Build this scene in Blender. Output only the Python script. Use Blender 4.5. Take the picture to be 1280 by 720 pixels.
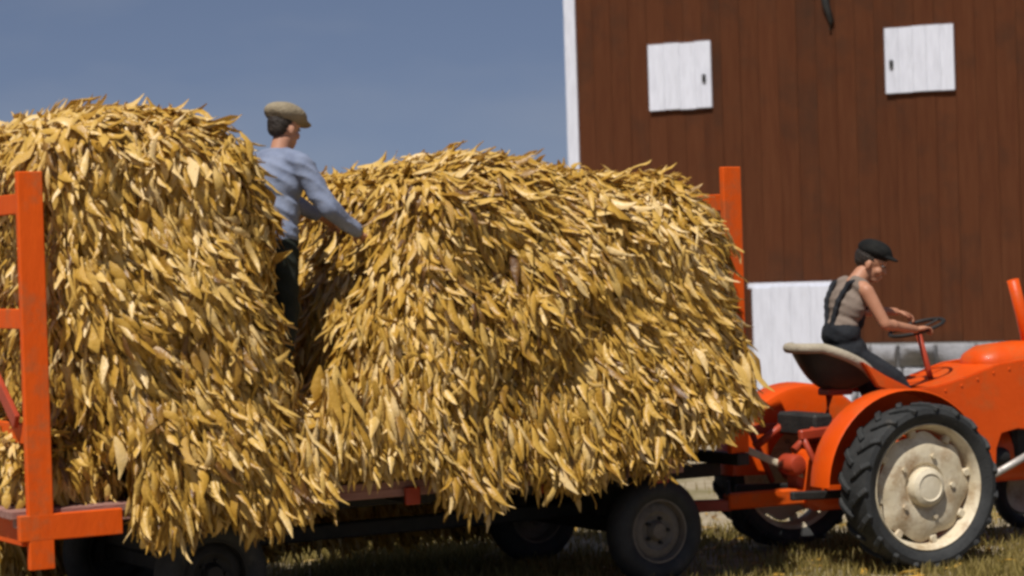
import bpy, bmesh, math, random
import numpy as np
from mathutils import Vector, Matrix
R = math.radians
random.seed(7); rng = np.random.default_rng(7)
for o in list(bpy.data.objects): bpy.data.objects.remove(o)
SC = bpy.context.scene; COL = SC.collection

# ------------------------------------------------------------------ camera
FPX = 3060.0; CAMH = 2.2; ROLL = R(1.8); PITCH = math.atan(35/FPX)
FWD = Vector((0, math.cos(PITCH), -math.sin(PITCH)))
UP0 = Vector((0, math.sin(PITCH), math.cos(PITCH))); X0 = Vector((1, 0, 0))
RGT = X0*math.cos(ROLL) - UP0*math.sin(ROLL)
UPV = X0*math.sin(ROLL) + UP0*math.cos(ROLL)
CPOS = Vector((0, 0, CAMH))
cam = bpy.data.cameras.new('camera'); camo = bpy.data.objects.new('camera', cam); COL.objects.link(camo)
M = Matrix.Identity(4)
for i in range(3): M[i][0], M[i][1], M[i][2], M[i][3] = RGT[i], UPV[i], -FWD[i], CPOS[i]
camo.matrix_world = M
cam.sensor_width = 36; cam.lens = FPX/1280*36; cam.clip_end = 6000; cam.clip_start = .1
cam.dof.use_dof = True; cam.dof.focus_distance = 15.6; cam.dof.aperture_fstop = 2.4
SC.camera = camo
SC.render.resolution_x = 1024; SC.render.resolution_y = 576
SC.render.engine = 'CYCLES'
SC.cycles.filter_width = 3.0

# ------------------------------------------------------------------ world and sun
SUN_EL, SUN_AZ = R(59), R(201)      # azimuth clockwise from +Y: where the sun stands (behind the camera, to its left)
sd = Vector((math.sin(SUN_AZ)*math.cos(SUN_EL), math.cos(SUN_AZ)*math.cos(SUN_EL), math.sin(SUN_EL)))
W = bpy.data.worlds.new('World'); SC.world = W; W.use_nodes = True
nt = W.node_tree; bg = nt.nodes['Background']
sky = nt.nodes.new('ShaderNodeTexSky'); sky.sky_type = 'NISHITA'; sky.sun_disc = False
sky.sun_elevation = SUN_EL; sky.sun_rotation = SUN_AZ
sky.air_density = .95; sky.dust_density = .15; sky.ozone_density = 2.4; sky.altitude = 300
geo = nt.nodes.new('ShaderNodeTexCoord'); va = nt.nodes.new('ShaderNodeVectorMath'); va.operation = 'ADD'; va.inputs[1].default_value = (0, 0, .14)
vn = nt.nodes.new('ShaderNodeVectorMath'); vn.operation = 'NORMALIZE'; nt.links.new(geo.outputs['Generated'], va.inputs[0]); nt.links.new(va.outputs[0], vn.inputs[0]); nt.links.new(vn.outputs[0], sky.inputs[0])
tint = nt.nodes.new('ShaderNodeMix'); tint.data_type = 'RGBA'; tint.blend_type = 'MULTIPLY'
tint.inputs[0].default_value = 1; tint.inputs[7].default_value = (1.22, 1.02, 1.0, 1)
tc = nt.nodes.new('ShaderNodeTexCoord'); mp = nt.nodes.new('ShaderNodeMapping'); mp.inputs['Scale'].default_value = (3, 3, 9)
nz = nt.nodes.new('ShaderNodeTexNoise'); nz.inputs['Scale'].default_value = 2.2; nz.inputs['Detail'].default_value = 5
rp = nt.nodes.new('ShaderNodeValToRGB'); rp.color_ramp.elements[0].position = .45; rp.color_ramp.elements[1].position = .8
rp.color_ramp.elements[0].color = (0, 0, 0, 1); rp.color_ramp.elements[1].color = (.22, .22, .22, 1)
cl = nt.nodes.new('ShaderNodeMix'); cl.data_type = 'RGBA'; cl.blend_type = 'MIX'; cl.inputs[7].default_value = (7, 7, 7.2, 1)
nt.links.new(tc.outputs['Generated'], mp.inputs['Vector']); nt.links.new(mp.outputs[0], nz.inputs['Vector'])
nt.links.new(nz.outputs[0], rp.inputs[0]); nt.links.new(sky.outputs[0], tint.inputs[6])
nt.links.new(tint.outputs[2], cl.inputs[6]); nt.links.new(rp.outputs[0], cl.inputs[0])
nt.links.new(cl.outputs[2], bg.inputs[0]); bg.inputs[1].default_value = .06
sl = bpy.data.lights.new('sun', 'SUN'); slo = bpy.data.objects.new('sun', sl); COL.objects.link(slo)
sl.energy = 5.0; sl.angle = R(.53); sl.color = (1, .95, .88)
slo.rotation_euler = (-sd).to_track_quat('-Z', 'Y').to_euler(); slo.location = (0, 0, 30)
vs = SC.view_settings; vs.view_transform = 'Standard'; vs.look = 'None'; vs.exposure = 0.0; vs.gamma = 1; vs.use_curve_mapping = False

# ------------------------------------------------------------------ helpers
def ray(px, py): return (FWD + RGT*((px-640)/FPX) - UPV*((py-360)/FPX))
class Frame:
    """a thing's own upright frame on the ground: x along its heading, y to its left"""
    def __init__(s, x, y, ang):
        s.o = Vector((x, y, 0)); s.a = ang; s.u = Vector((math.cos(ang), math.sin(ang), 0)); s.n = Vector((-math.sin(ang), math.cos(ang), 0))
    def w(s, p): return s.o + s.u*p[0] + s.n*p[1] + Vector((0, 0, p[2]))
    def hit(s, px, py, yl):      # (x, z) in the frame where a pixel's ray meets the frame's plane y = yl
        d = ray(px, py); c = CPOS - s.o
        t = (yl - c.dot(s.n))/d.dot(s.n); p = c + d*t
        return p.dot(s.u), p.z
def link(o, parent=None):
    COL.objects.link(o)
    if parent is not None: o.parent = parent
    return o
def obj(name, me, mat, parent=None):
    if isinstance(me, bmesh.types.BMesh):
        bm = me; me = bpy.data.meshes.new(name); bm.to_mesh(me); bm.free()
    me.materials.clear()
    if mat: me.materials.append(mat)
    return link(bpy.data.objects.new(name, me), parent)
def tag(o, label, cat=None, group=None, kind=None):
    if label: o['label'] = label
    if cat: o['category'] = cat
    if group: o['group'] = group
    if kind: o['kind'] = kind
    return o
def thing(name, label, cat, loc=(0, 0, 0), rz=0, group=None):
    o = link(bpy.data.objects.new(name, None)); o.location = loc; o.rotation_euler = (0, 0, rz); o.empty_display_size = .2
    return tag(o, label, cat, group)
def smooth(o, on=True):
    for p in o.data.polygons: p.use_smooth = on
    return o
def autosmooth(bm, deg=35):
    for f in bm.faces: f.smooth = True
    for e in bm.edges:
        if len(e.link_faces) == 2 and e.calc_face_angle(0) > R(deg): e.smooth = False
def bx(bm, c, s, bev=0, rot=None, seg=1):
    r = bmesh.ops.create_cube(bm, size=1)['verts']
    m = Matrix.Translation(Vector(c)) @ (rot.to_4x4() if rot else Matrix.Identity(4)) @ Matrix.Diagonal((s[0], s[1], s[2], 1))
    bmesh.ops.transform(bm, matrix=m, verts=r)
    if bev:
        es = list({e for v in r for e in v.link_edges})
        bmesh.ops.bevel(bm, geom=es, offset=bev, segments=seg, affect='EDGES', profile=.5)
    return bm
def box(c, s, bev=0, rot=None): return bx(bmesh.new(), c, s, bev, rot)
def bar(bm, a, b, w, h, bev=0, up=Vector((0, 0, 1))):
    a, b = Vector(a), Vector(b); d = b-a; L = d.length; x = d.normalized(); y = up.cross(x)
    if y.length < 1e-4: y = Vector((0, 1, 0)).cross(x)
    y.normalize(); z = x.cross(y)
    return bx(bm, (a+b)/2, (L, w, h), bev, Matrix((x, y, z)).transposed())
def tube(bm, pts, r, seg=12, r2=None, caps=True):
    pts = [Vector(p) for p in pts]; n = len(pts); rings = []
    for i, p in enumerate(pts):
        d = (pts[min(i+1, n-1)] - pts[max(i-1, 0)]).normalized()
        a = d.cross(Vector((0, 0, 1)))
        if a.length < 1e-3: a = d.cross(Vector((0, 1, 0)))
        a.normalize(); b = d.cross(a)
        rr = r if r2 is None else r + (r2-r)*i/(n-1)
        rings.append([bm.verts.new(p + a*math.cos(k*2*math.pi/seg)*rr + b*math.sin(k*2*math.pi/seg)*rr) for k in range(seg)])
    for i in range(n-1):
        for k in range(seg):
            f = bm.faces.new((rings[i][k], rings[i][(k+1) % seg], rings[i+1][(k+1) % seg], rings[i+1][k])); f.smooth = True
    if caps: bm.faces.new(rings[0][::-1]); bm.faces.new(rings[-1])
    return bm
def lathe(bm, prof, seg=48, c=(0, 0, 0), closed=False, wob=None):
    """profile of (radius, y) turned about the y axis"""
    rings = []
    for j, (r, y) in enumerate(prof):
        rings.append([bm.verts.new((c[0]+(r+(wob(j, k*2*math.pi/seg) if wob else 0))*math.cos(k*2*math.pi/seg), c[1]+y, c[2]+(r+(wob(j, k*2*math.pi/seg) if wob else 0))*math.sin(k*2*math.pi/seg))) for k in range(seg)])
    m = len(rings)
    for j in range(m if closed else m-1):
        a, b = rings[j], rings[(j+1) % m]
        for k in range(seg): bm.faces.new((a[k], a[(k+1) % seg], b[(k+1) % seg], b[k]))
    return bm
def fin(bm, deg=35):
    bmesh.ops.remove_doubles(bm, verts=bm.verts, dist=1e-5)
    bmesh.ops.recalc_face_normals(bm, faces=bm.faces); autosmooth(bm, deg); return bm
def prism(poly, y0, y1, bev=0):
    """polygon of (x, z) given a thickness in y"""
    bm = bmesh.new(); a = [bm.verts.new((x, y0, z)) for x, z in poly]; f = bm.faces.new(a)
    r = bmesh.ops.extrude_face_region(bm, geom=[f]); vs_ = [v for v in r['geom'] if isinstance(v, bmesh.types.BMVert)]
    bmesh.ops.translate(bm, verts=vs_, vec=(0, y1-y0, 0)); bmesh.ops.recalc_face_normals(bm, faces=bm.faces)
    if bev: bmesh.ops.bevel(bm, geom=[e for e in bm.edges], offset=bev, segments=2, affect='EDGES')
    bmesh.ops.triangulate(bm, faces=[f for f in bm.faces if len(f.verts) > 4])
    return bm

# ------------------------------------------------------------------ materials
def N(nt, t, **k):
    n = nt.nodes.new(t)
    for a, b in k.items(): setattr(n, a, b)
    return n
def mat(name, stops, scale=4, stretch=(1, 1, 1), rough=.7, bump=.2, bscale=40, spec=.4, metal=0, detail=6, objvar=0, dirt=None, coat=0):
    """base colour from noise through a ramp; objvar shifts value for each object; dirt = (colour, scale, lo, hi) laid over in patches"""
    m = bpy.data.materials.new(name); m.use_nodes = True; t = m.node_tree; p = t.nodes['Principled BSDF']
    co = N(t, 'ShaderNodeTexCoord'); oi = N(t, 'ShaderNodeObjectInfo')
    add = N(t, 'ShaderNodeVectorMath', operation='MULTIPLY_ADD'); add.inputs[1].default_value = (37, 53, 71)
    cmb = N(t, 'ShaderNodeCombineXYZ')
    for k in range(3): t.links.new(oi.outputs['Random'], cmb.inputs[k])
    t.links.new(cmb.outputs[0], add.inputs[0]); t.links.new(co.outputs['Object'], add.inputs[2])
    mpn = N(t, 'ShaderNodeMapping'); mpn.inputs['Scale'].default_value = stretch; t.links.new(add.outputs[0], mpn.inputs[0])
    nz = N(t, 'ShaderNodeTexNoise'); nz.inputs['Scale'].default_value = scale; nz.inputs['Detail'].default_value = detail; nz.inputs['Roughness'].default_value = .62
    t.links.new(mpn.outputs[0], nz.inputs['Vector'])
    rp = N(t, 'ShaderNodeValToRGB'); cr = rp.color_ramp
    while len(cr.elements) < len(stops): cr.elements.new(.5)
    for e, (pos, c) in zip(cr.elements, stops): e.position = pos; e.color = (*c, 1)
    t.links.new(nz.outputs[0], rp.inputs[0]); out = rp.outputs[0]
    if objvar:
        hs = N(t, 'ShaderNodeHueSaturation'); mr = N(t, 'ShaderNodeMapRange'); mr.inputs[3].default_value = 1-objvar; mr.inputs[4].default_value = 1+objvar
        t.links.new(oi.outputs['Random'], mr.inputs[0]); t.links.new(mr.outputs[0], hs.inputs['Value']); t.links.new(out, hs.inputs['Color']); out = hs.outputs[0]
    if dirt:
        dn = N(t, 'ShaderNodeTexNoise'); dn.inputs['Scale'].default_value = dirt[1]; dn.inputs['Detail'].default_value = 8; dn.inputs['Roughness'].default_value = .7
        t.links.new(add.outputs[0], dn.inputs['Vector'])
        dr = N(t, 'ShaderNodeMapRange'); dr.inputs[1].default_value = dirt[2]; dr.inputs[2].default_value = dirt[3]; t.links.new(dn.outputs[0], dr.inputs[0])
        mx = N(t, 'ShaderNodeMix', data_type='RGBA'); mx.inputs[7].default_value = (*dirt[0], 1)
        t.links.new(dr.outputs[0], mx.inputs[0]); t.links.new(out, mx.inputs[6]); out = mx.outputs[2]
    t.links.new(out, p.inputs['Base Color'])
    p.inputs['Roughness'].default_value = rough; p.inputs['Specular IOR Level'].default_value = spec; p.inputs['Metallic'].default_value = metal
    p.inputs['Coat Weight'].default_value = coat
    if bump:
        bn = N(t, 'ShaderNodeTexNoise'); bn.inputs['Scale'].default_value = bscale; bn.inputs['Detail'].default_value = 5
        t.links.new(mpn.outputs[0], bn.inputs['Vector'])
        bp = N(t, 'ShaderNodeBump'); bp.inputs['Strength'].default_value = bump; bp.inputs['Distance'].default_value = .02
        t.links.new(bn.outputs[0], bp.inputs['Height']); t.links.new(bp.outputs[0], p.inputs['Normal'])
    return m
MT = {}
MT['barn'] = mat('barn_red_boards', [(.25, (.072, .0225, .0095)), (.5, (.088, .0295, .012)), (.75, (.100, .0355, .015))], 3, (6, 6, .5), .9, .35, 30, .12, objvar=.07, dirt=((.045, .022, .013), .8, .50, .76))
MT['white'] = mat('white_paint', [(.3, (.57, .585, .65)), (.6, (.68, .70, .775))], 5, (4, 4, .6), .6, .25, 30, .3, objvar=.04, dirt=((.45, .44, .44), 4, .62, .8))
MT['stone'] = mat('foundation_stone', [(.3, (.22, .22, .23)), (.7, (.36, .36, .38))], 4, (1, 1, 1), .9, .6, 20, .2, objvar=.15)
MT['mortar'] = mat('mortar', [(.3, (.25, .24, .23)), (.7, (.33, .32, .30))], 9, (1, 1, 1), .95, .5, 60, .1)
MT['roof'] = mat('roof_shingle', [(.3, (.08, .075, .07)), (.7, (.14, .13, .12))], 6, (1, 1, 1), .9, .5, 30, .2)
MT['dark'] = mat('dark_iron', [(.3, (.012, .012, .011)), (.7, (.03, .028, .025))], 8, (1, 1, 1), .65, .3, 50, .35)
MT['rubber'] = mat('tyre_rubber', [(.3, (.018, .019, .019)), (.7, (.040, .041, .040))], 7, (1, 1, 1), .72, .25, 70, .35, dirt=((.13, .11, .085), 5, .6, .85))
MT['orange'] = mat('orange_paint', [(.3, (.60, .066, .003)), (.7, (.70, .082, .004))], 3, (1, 1, 1), .42, .10, 30, .26, dirt=((.40, .12, .03), 4, .50, .82), coat=.05)
MT['redpaint'] = mat('red_paint', [(.3, (.30, .035, .014)), (.7, (.40, .055, .020))], 4, (1, 1, 1), .45, .1, 30, .4, dirt=((.14, .05, .03), 6, .55, .8))
MT['rackpaint'] = mat('rack_orange_paint', [(.25, (.56, .066, .003)), (.75, (.70, .097, .004))], 3, (1, 1, .4), .6, .2, 25, .2, objvar=.06, dirt=((.30, .11, .04), 4, .52, .78))
MT['bedwood'] = mat('bed_wood', [(.3, (.24, .11, .085)), (.7, (.40, .22, .18))], 4, (.5, 6, 6), .75, .4, 25, .3, objvar=.15)
MT['cream'] = mat('cream_rim_paint', [(.3, (.55, .46, .30)), (.65, (.70, .62, .46))], 4, (1, 1, 1), .5, .15, 30, .4, dirt=((.26, .14, .05), 5.5, .48, .74))
MT['tan'] = mat('tan_cushion', [(.3, (.30, .26, .19)), (.7, (.43, .38, .29))], 8, (1, 1, 1), .9, .4, 60, .2)
MT['oldrim'] = mat('dull_rim', [(.3, (.13, .11, .085)), (.7, (.24, .21, .17))], 5, (1, 1, 1), .7, .2, 40, .3, dirt=((.05, .04, .03), 5, .45, .7))
MT['seat'] = mat('dark_seat', [(.3, (.020, .022, .018)), (.7, (.045, .045, .036))], 5, (1, 1, 1), .55, .2, 40, .4)
MT['skin'] = mat('skin', [(.3, (.40, .19, .115)), (.7, (.50, .26, .165))], 9, (1, 1, 1), .55, .05, 90, .4)
MT['skin2'] = mat('tanned_skin', [(.3, (.38, .17, .095)), (.7, (.48, .235, .14))], 9, (1, 1, 1), .55, .05, 90, .4)
MT['hair'] = mat('dark_hair', [(.3, (.014, .010, .008)), (.7, (.035, .024, .016))], 40, (1, 1, 1), .6, .5, 90, .4)
MT['shirt'] = mat('blue_shirt', [(.3, (.155, .185, .27)), (.7, (.24, .275, .37))], 6, (1, 1, 1), .9, .35, 22, .15)
MT['trousers'] = mat('dark_trousers', [(.3, (.016, .020, .016)), (.7, (.032, .036, .028))], 6, (1, 1, 1), .9, .4, 22, .15)
MT['overall'] = mat('dark_overalls', [(.3, (.014, .016, .020)), (.7, (.030, .032, .036))], 6, (1, 1, 1), .9, .4, 22, .15)
MT['vest'] = mat('grey_undershirt', [(.3, (.16, .125, .10)), (.7, (.24, .19, .155))], 7, (1, 1, 1), .9, .35, 25, .15)
MT['cap'] = mat('tan_cap', [(.3, (.22, .18, .12)), (.7, (.31, .26, .18))], 8, (1, 1, 1), .95, .5, 50, .1)
MT['blackcap'] = mat('black_cap', [(.3, (.008, .008, .008)), (.7, (.02, .02, .018))], 8, (1, 1, 1), .9, .4, 50, .15)
MT['eye'] = mat('eye_white', [(.4, (.26, .22, .19)), (.6, (.30, .26, .22))], 3, rough=.2, bump=0)
MT['boot'] = mat('boot_leather', [(.3, (.03, .018, .01)), (.7, (.06, .035, .02))], 8, rough=.6)
MT['steel'] = mat('worn_steel', [(.3, (.42, .39, .35)), (.7, (.60, .57, .52))], 10, (1, 1, 1), .45, .2, 60, .5, metal=.3)

def ground_mat():
    m = bpy.data.materials.new('farmyard_ground'); m.use_nodes = True; t = m.node_tree; p = t.nodes['Principled BSDF']
    co = N(t, 'ShaderNodeTexCoord')
    def noise(s, d=8, r=.6):
        n = N(t, 'ShaderNodeTexNoise'); n.inputs['Scale'].default_value = s; n.inputs['Detail'].default_value = d; n.inputs['Roughness'].default_value = r
        t.links.new(co.outputs['Object'], n.inputs['Vector']); return n
    a, b, c = noise(.35), noise(6), noise(45)
    r1 = N(t, 'ShaderNodeValToRGB'); r1.color_ramp.elements[0].position = .3; r1.color_ramp.elements[1].position = .7
    r1.color_ramp.elements[0].color = (.27, .215, .13, 1); r1.color_ramp.elements[1].color = (.46, .39, .28, 1)
    t.links.new(b.outputs[0], r1.inputs[0])
    r2 = N(t, 'ShaderNodeValToRGB'); r2.color_ramp.elements[0].color = (.085, .085, .022, 1); r2.color_ramp.elements[1].color = (.20, .17, .055, 1)
    t.links.new(c.outputs[0], r2.inputs[0])
    mr = N(t, 'ShaderNodeMapRange'); mr.inputs[1].default_value = .54; mr.inputs[2].default_value = .68; t.links.new(a.outputs[0], mr.inputs[0])
    mx = N(t, 'ShaderNodeMix', data_type='RGBA'); t.links.new(mr.outputs[0], mx.inputs[0]); t.links.new(r1.outputs[0], mx.inputs[6]); t.links.new(r2.outputs[0], mx.inputs[7])
    t.links.new(mx.outputs[2], p.inputs['Base Color']); p.inputs['Roughness'].default_value = .95; p.inputs['Specular IOR Level'].default_value = .1
    bp = N(t, 'ShaderNodeBump'); bp.inputs['Strength'].default_value = .6; bp.inputs['Distance'].default_value = .05
    t.links.new(c.outputs[0], bp.inputs['Height']); t.links.new(bp.outputs[0], p.inputs['Normal'])
    return m
def attr_mat(name, stops, attr, rough, spec, transl, nscale, vamt=.35, tint2=None, hv=None):
    """leaf material: one random number for each leaf picks its colour; fine noise veins and mottles it"""
    m = bpy.data.materials.new(name); m.use_nodes = True; t = m.node_tree; p = t.nodes['Principled BSDF']; out = t.nodes['Material Output']
    at = N(t, 'ShaderNodeAttribute'); at.attribute_name = attr
    co = N(t, 'ShaderNodeTexCoord'); nz = N(t, 'ShaderNodeTexNoise'); nz.inputs['Scale'].default_value = nscale; nz.inputs['Detail'].default_value = 6
    t.links.new(co.outputs['Object'], nz.inputs['Vector'])
    ma = N(t, 'ShaderNodeMath', operation='MULTIPLY_ADD'); ma.inputs[1].default_value = vamt; ma.inputs[2].default_value = -vamt/2
    t.links.new(nz.outputs[0], ma.inputs[0])
    ad = N(t, 'ShaderNodeMath', operation='ADD', use_clamp=True); t.links.new(at.outputs['Fac'], ad.inputs[0]); t.links.new(ma.outputs[0], ad.inputs[1])
    rp = N(t, 'ShaderNodeValToRGB'); cr = rp.color_ramp
    while len(cr.elements) < len(stops): cr.elements.new(.5)
    for e, (pos, c) in zip(cr.elements, stops): e.position = pos; e.color = (*c, 1)
    t.links.new(ad.outputs[0], rp.inputs[0]); t.links.new(rp.outputs[0], p.inputs['Base Color'])
    p.inputs['Roughness'].default_value = rough; p.inputs['Specular IOR Level'].default_value = spec
    n2 = N(t, 'ShaderNodeTexNoise'); n2.inputs['Scale'].default_value = nscale*3; n2.inputs['Detail'].default_value = 4; t.links.new(co.outputs['Object'], n2.inputs['Vector'])
    bp = N(t, 'ShaderNodeBump'); bp.inputs['Strength'].default_value = .5; bp.inputs['Distance'].default_value = .01
    t.links.new(n2.outputs[0], bp.inputs['Height']); t.links.new(bp.outputs[0], p.inputs['Normal'])
    if transl:
        tr = N(t, 'ShaderNodeBsdfTranslucent'); t.links.new(rp.outputs[0], tr.inputs[0]); ms = N(t, 'ShaderNodeMixShader'); ms.inputs[0].default_value = transl
        t.links.new(p.outputs[0], ms.inputs[1]); t.links.new(tr.outputs[0], ms.inputs[2]); t.links.new(ms.outputs[0], out.inputs[0])
    return m
MT['ground'] = ground_mat()
MT['leaf'] = attr_mat('cured_leaf', [(.0, (.12, .050, .008)), (.12, (.24, .118, .014)), (.32, (.43, .235, .028)), (.58, (.57, .34, .058)), (.8, (.65, .425, .115)), (1, (.76, .55, .25))], 'rnd', .40, .5, .14, 18)
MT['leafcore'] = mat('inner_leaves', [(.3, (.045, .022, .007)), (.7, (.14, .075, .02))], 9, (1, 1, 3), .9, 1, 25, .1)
MT['grass'] = attr_mat('dry_grass', [(0, (.10, .085, .018)), (.5, (.26, .20, .055)), (1, (.46, .36, .15))], 'rnd', .7, .2, .25, 5)

# ------------------------------------------------------------------ ground
bm = bmesh.new(); bmesh.ops.create_grid(bm, x_segments=60, y_segments=60, size=2500)
g = obj('ground', bm, MT['ground']); tag(g, 'dry farmyard ground with pale bare earth and grass', None, None, 'structure')

# ------------------------------------------------------------------ barn
BA = R(-25)
BF = Frame(3.88, 33.0, BA)          # x runs along the wall to the right, y goes into the barn
xl = BF.hit(721, 100, 0)[0]; BW = 14.0; TOP = 8.2; xr_ = xl + BW
barn = thing('barn', 'large red board barn with white corner trim and white shutters', 'barn', BF.o, BA)
bw = .27; nb = int(BW/bw)
bm = box((0, 0, 0), (bw-.002, .028, TOP-.95), .004); bme = bpy.data.meshes.new('board'); bm.to_mesh(bme); bm.free(); bme.materials.append(MT['barn'])
for i in range(nb):
    o = link(bpy.data.objects.new('board', bme), barn)
    o.location = (xl + bw*(i+.5), -.014 + random.uniform(-.004, .004), .95+(TOP-.95)/2); o.rotation_euler = (0, random.uniform(-.0008, .0008), random.uniform(-.008, .008))
obj('wall_frame', box((xl+BW/2, 8, TOP/2+.02), (BW-.1, 15.9, TOP-.04)), MT['barn'], barn)
# gable end, side walls and roof
xm = xl+BW/2
bm = prism([(xl, TOP), (xr_, TOP), (xm, TOP+4.6)], -.02, .05); obj('gable', bm, MT['barn'], barn)
for s, x in ((-1, xl-.02), (1, xr_+.02)): obj('side_wall', box((x, 8.03, TOP/2+.45), (.04, 15.9, TOP-.9)), MT['barn'], barn)
for s in (-1, 1):
    bm = bmesh.new(); bar(bm, (xm+s*(BW/2+.5), 7.8, TOP-.33), (xm, 7.8, TOP+4.72), 17, .1); obj('roof', bm, MT['roof'], barn)
obj('corner_trim', box((xl-.06, -.02, 4.3), (.17, .09, TOP-.9), .006), MT['white'], barn)
obj('corner_trim', box((xr_+.06, -.02, 4.3), (.17, .09, TOP-.9), .006), MT['white'], barn)
obj('corner_trim', box((xl-.055, .12, 4.3), (.05, .17, TOP-.9), .006), MT['white'], barn)
# foundation of stones
fb = obj('foundation', box((xm, .0, .47), (BW, .16, .94)), MT['mortar'], barn)
sm = []
for k in range(5):
    bm = bmesh.new(); bx(bm, (0, 0, 0), (1, .1, 1), .06, None, 2)
    for v in bm.verts: v.co += Vector((random.uniform(-.03, .03), random.uniform(-.012, .012), random.uniform(-.04, .04)))
    autosmooth(bm, 50); me = bpy.data.meshes.new('stone'); bm.to_mesh(me); bm.free(); me.materials.append(MT['stone']); sm.append(me)
for r_ in range(3):
    x = xl + random.uniform(0, .2)
    while x < xr_-.2:
        w = min(random.uniform(.32, .68), xr_-x)
        o = link(bpy.data.objects.new('stone', random.choice(sm)), fb); o.location = (x+w/2, -.10, .155+r_*.31); o.scale = (w-.02, 1, .295); x += w
def planked(name, x0, x1, z0, z1, n, y, frame=True, hx=None):
    w = (x1-x0)/n
    root = obj(name, box(((x0+x1)/2, y+.02, (z0+z1)/2), (x1-x0-.01, .016, z1-z0-.01)), MT['white'], barn)
    for i in range(n):
        obj('plank', box((x0+w*(i+.5), y-.004+random.uniform(-.0015, .0015), (z0+z1)/2+random.uniform(-.006, .006)), (w-.002, .03, z1-z0), .002), MT['white'], root)
    if hx is not None: obj('latch', box((hx, y-.03, (z0+z1)/2-.05), (.05, .03, .11), .006), MT['dark'], root)
    return root
a0, zt = BF.hit(812, 57, 0); a1, _ = BF.hit(890, 52, 0); _, zb = BF.hit(852, 137, 0)
planked('shutter', a0, a1, zb, zt, 4, -.06, hx=a1-.1)
a0, _ = BF.hit(1107, 36, 0); a1, _ = BF.hit(1193, 29, 0); _, zt = BF.hit(1150, 33, 0); _, zb = BF.hit(1150, 115, 0)
planked('shutter', a0, a1, zb, zt, 5, -.06, hx=a0+.09)
a0, zt = BF.hit(946, 359, 0); a1, _ = BF.hit(1066, 355, 0)
d = planked('door', a0, a1, .04, zt, 5, -.19)
obj('door_frame', box(((a0+a1)/2, -.12, zt+.02), (a1-a0+.14, .10, .07), .005), MT['white'], barn)
# sagging dark batten under the gable
x0, z0 = BF.hit(1036, 38, -.05); z1 = BF.hit(1036, -30, -.05)[1]
bm = bmesh.new(); tube(bm, [(x0-.05, -.06, z1), (x0-.03, -.07, (z0+z1)/2), (x0+.04, -.06, z0+.12), (x0+.02, -.05, z0)], .07, 8, .02)
obj('loose_batten', bm, MT['dark'], barn)

# ------------------------------------------------------------------ wagon
WF = Frame(.5, 17.05, R(30)); BEDZ = .86; XR, XF = -4.5, .12; HW = 1.05
wagon = thing('hay_wagon', 'flat farm wagon with orange stake racks carrying the heaped leaves', 'wagon', WF.o, WF.a)
nP = 10; pw = 2*HW/nP
bm = box((0, 0, 0), (XF-XR, pw-.008, .045), .004); pme = bpy.data.meshes.new('deck_plank'); bm.to_mesh(pme); bm.free(); pme.materials.append(MT['bedwood'])
for i in range(nP):
    o = link(bpy.data.objects.new('deck_plank', pme), wagon); o.location = ((XR+XF)/2+random.uniform(-.02, .02), -HW+pw*(i+.5), BEDZ-.0225+random.uniform(-.003, .003))
for s in (-1, 1): obj('side_sill', box(((XR+XF)/2, s*(HW-.05), BEDZ-.075), (XF-XR-.04, .06, .055), .006), MT['bedwood'], wagon)
for x in np.linspace(XR+.5, XF-.45, 6): obj('cross_joist', box((x, 0, BEDZ-.11), (.09, 2*HW-.2, .12)), MT['dark'], wagon)
for x in (-1.95, -1.9+.9, -3.0, -.1):
    obj('stake_pocket', box((x, -HW-.012, BEDZ-.10), (.10, .035, .11), .006), MT['redpaint'], wagon)
PW, PT, PH = .15, .05, 2.79
def rack(xp, rails, yp, zb):
    for s in (-1, 1):
        obj('rack_post', box((xp, s*yp, (PH+zb)/2), (PW, PT, PH-zb), .006), MT['rackpaint'], wagon)
    for z in rails:
        obj('rack_rail', box((xp-.02, 0, z), (.045, 2*yp-PT-.006, .115), .005), MT['rackpaint'], wagon)
xp0 = WF.hit(45, 450, -HW-.05)[0]; xp1 = WF.hit(917, 260, -.78)[0]
rack(xp0, (2.61, 1.95, 1.29), HW+.027, .52); rack(xp1, (2.55, 1.95, 1.35), .75, .83); obj('rack_bolster', box((xp1, 0, .787), (.10, 1.62, .08), .006), MT['dark'], wagon)
obj('rack_sill', box((xp0-.05, 0, BEDZ-.13), (.10, 2*HW, .15), .006), MT['rackpaint'], wagon)
obj('corner_sill', box((xp0+.18, -HW-.028, BEDZ-.10), (.62, .05, .15), .006), MT['rackpaint'], wagon)
bm = bmesh.new(); bar(bm, (xp0-.075, -.95, 1.36), (xp0-.075, .75, 2.55), .03, .09, .004); obj('rack_brace', bm, MT['redpaint'], wagon)
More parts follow.
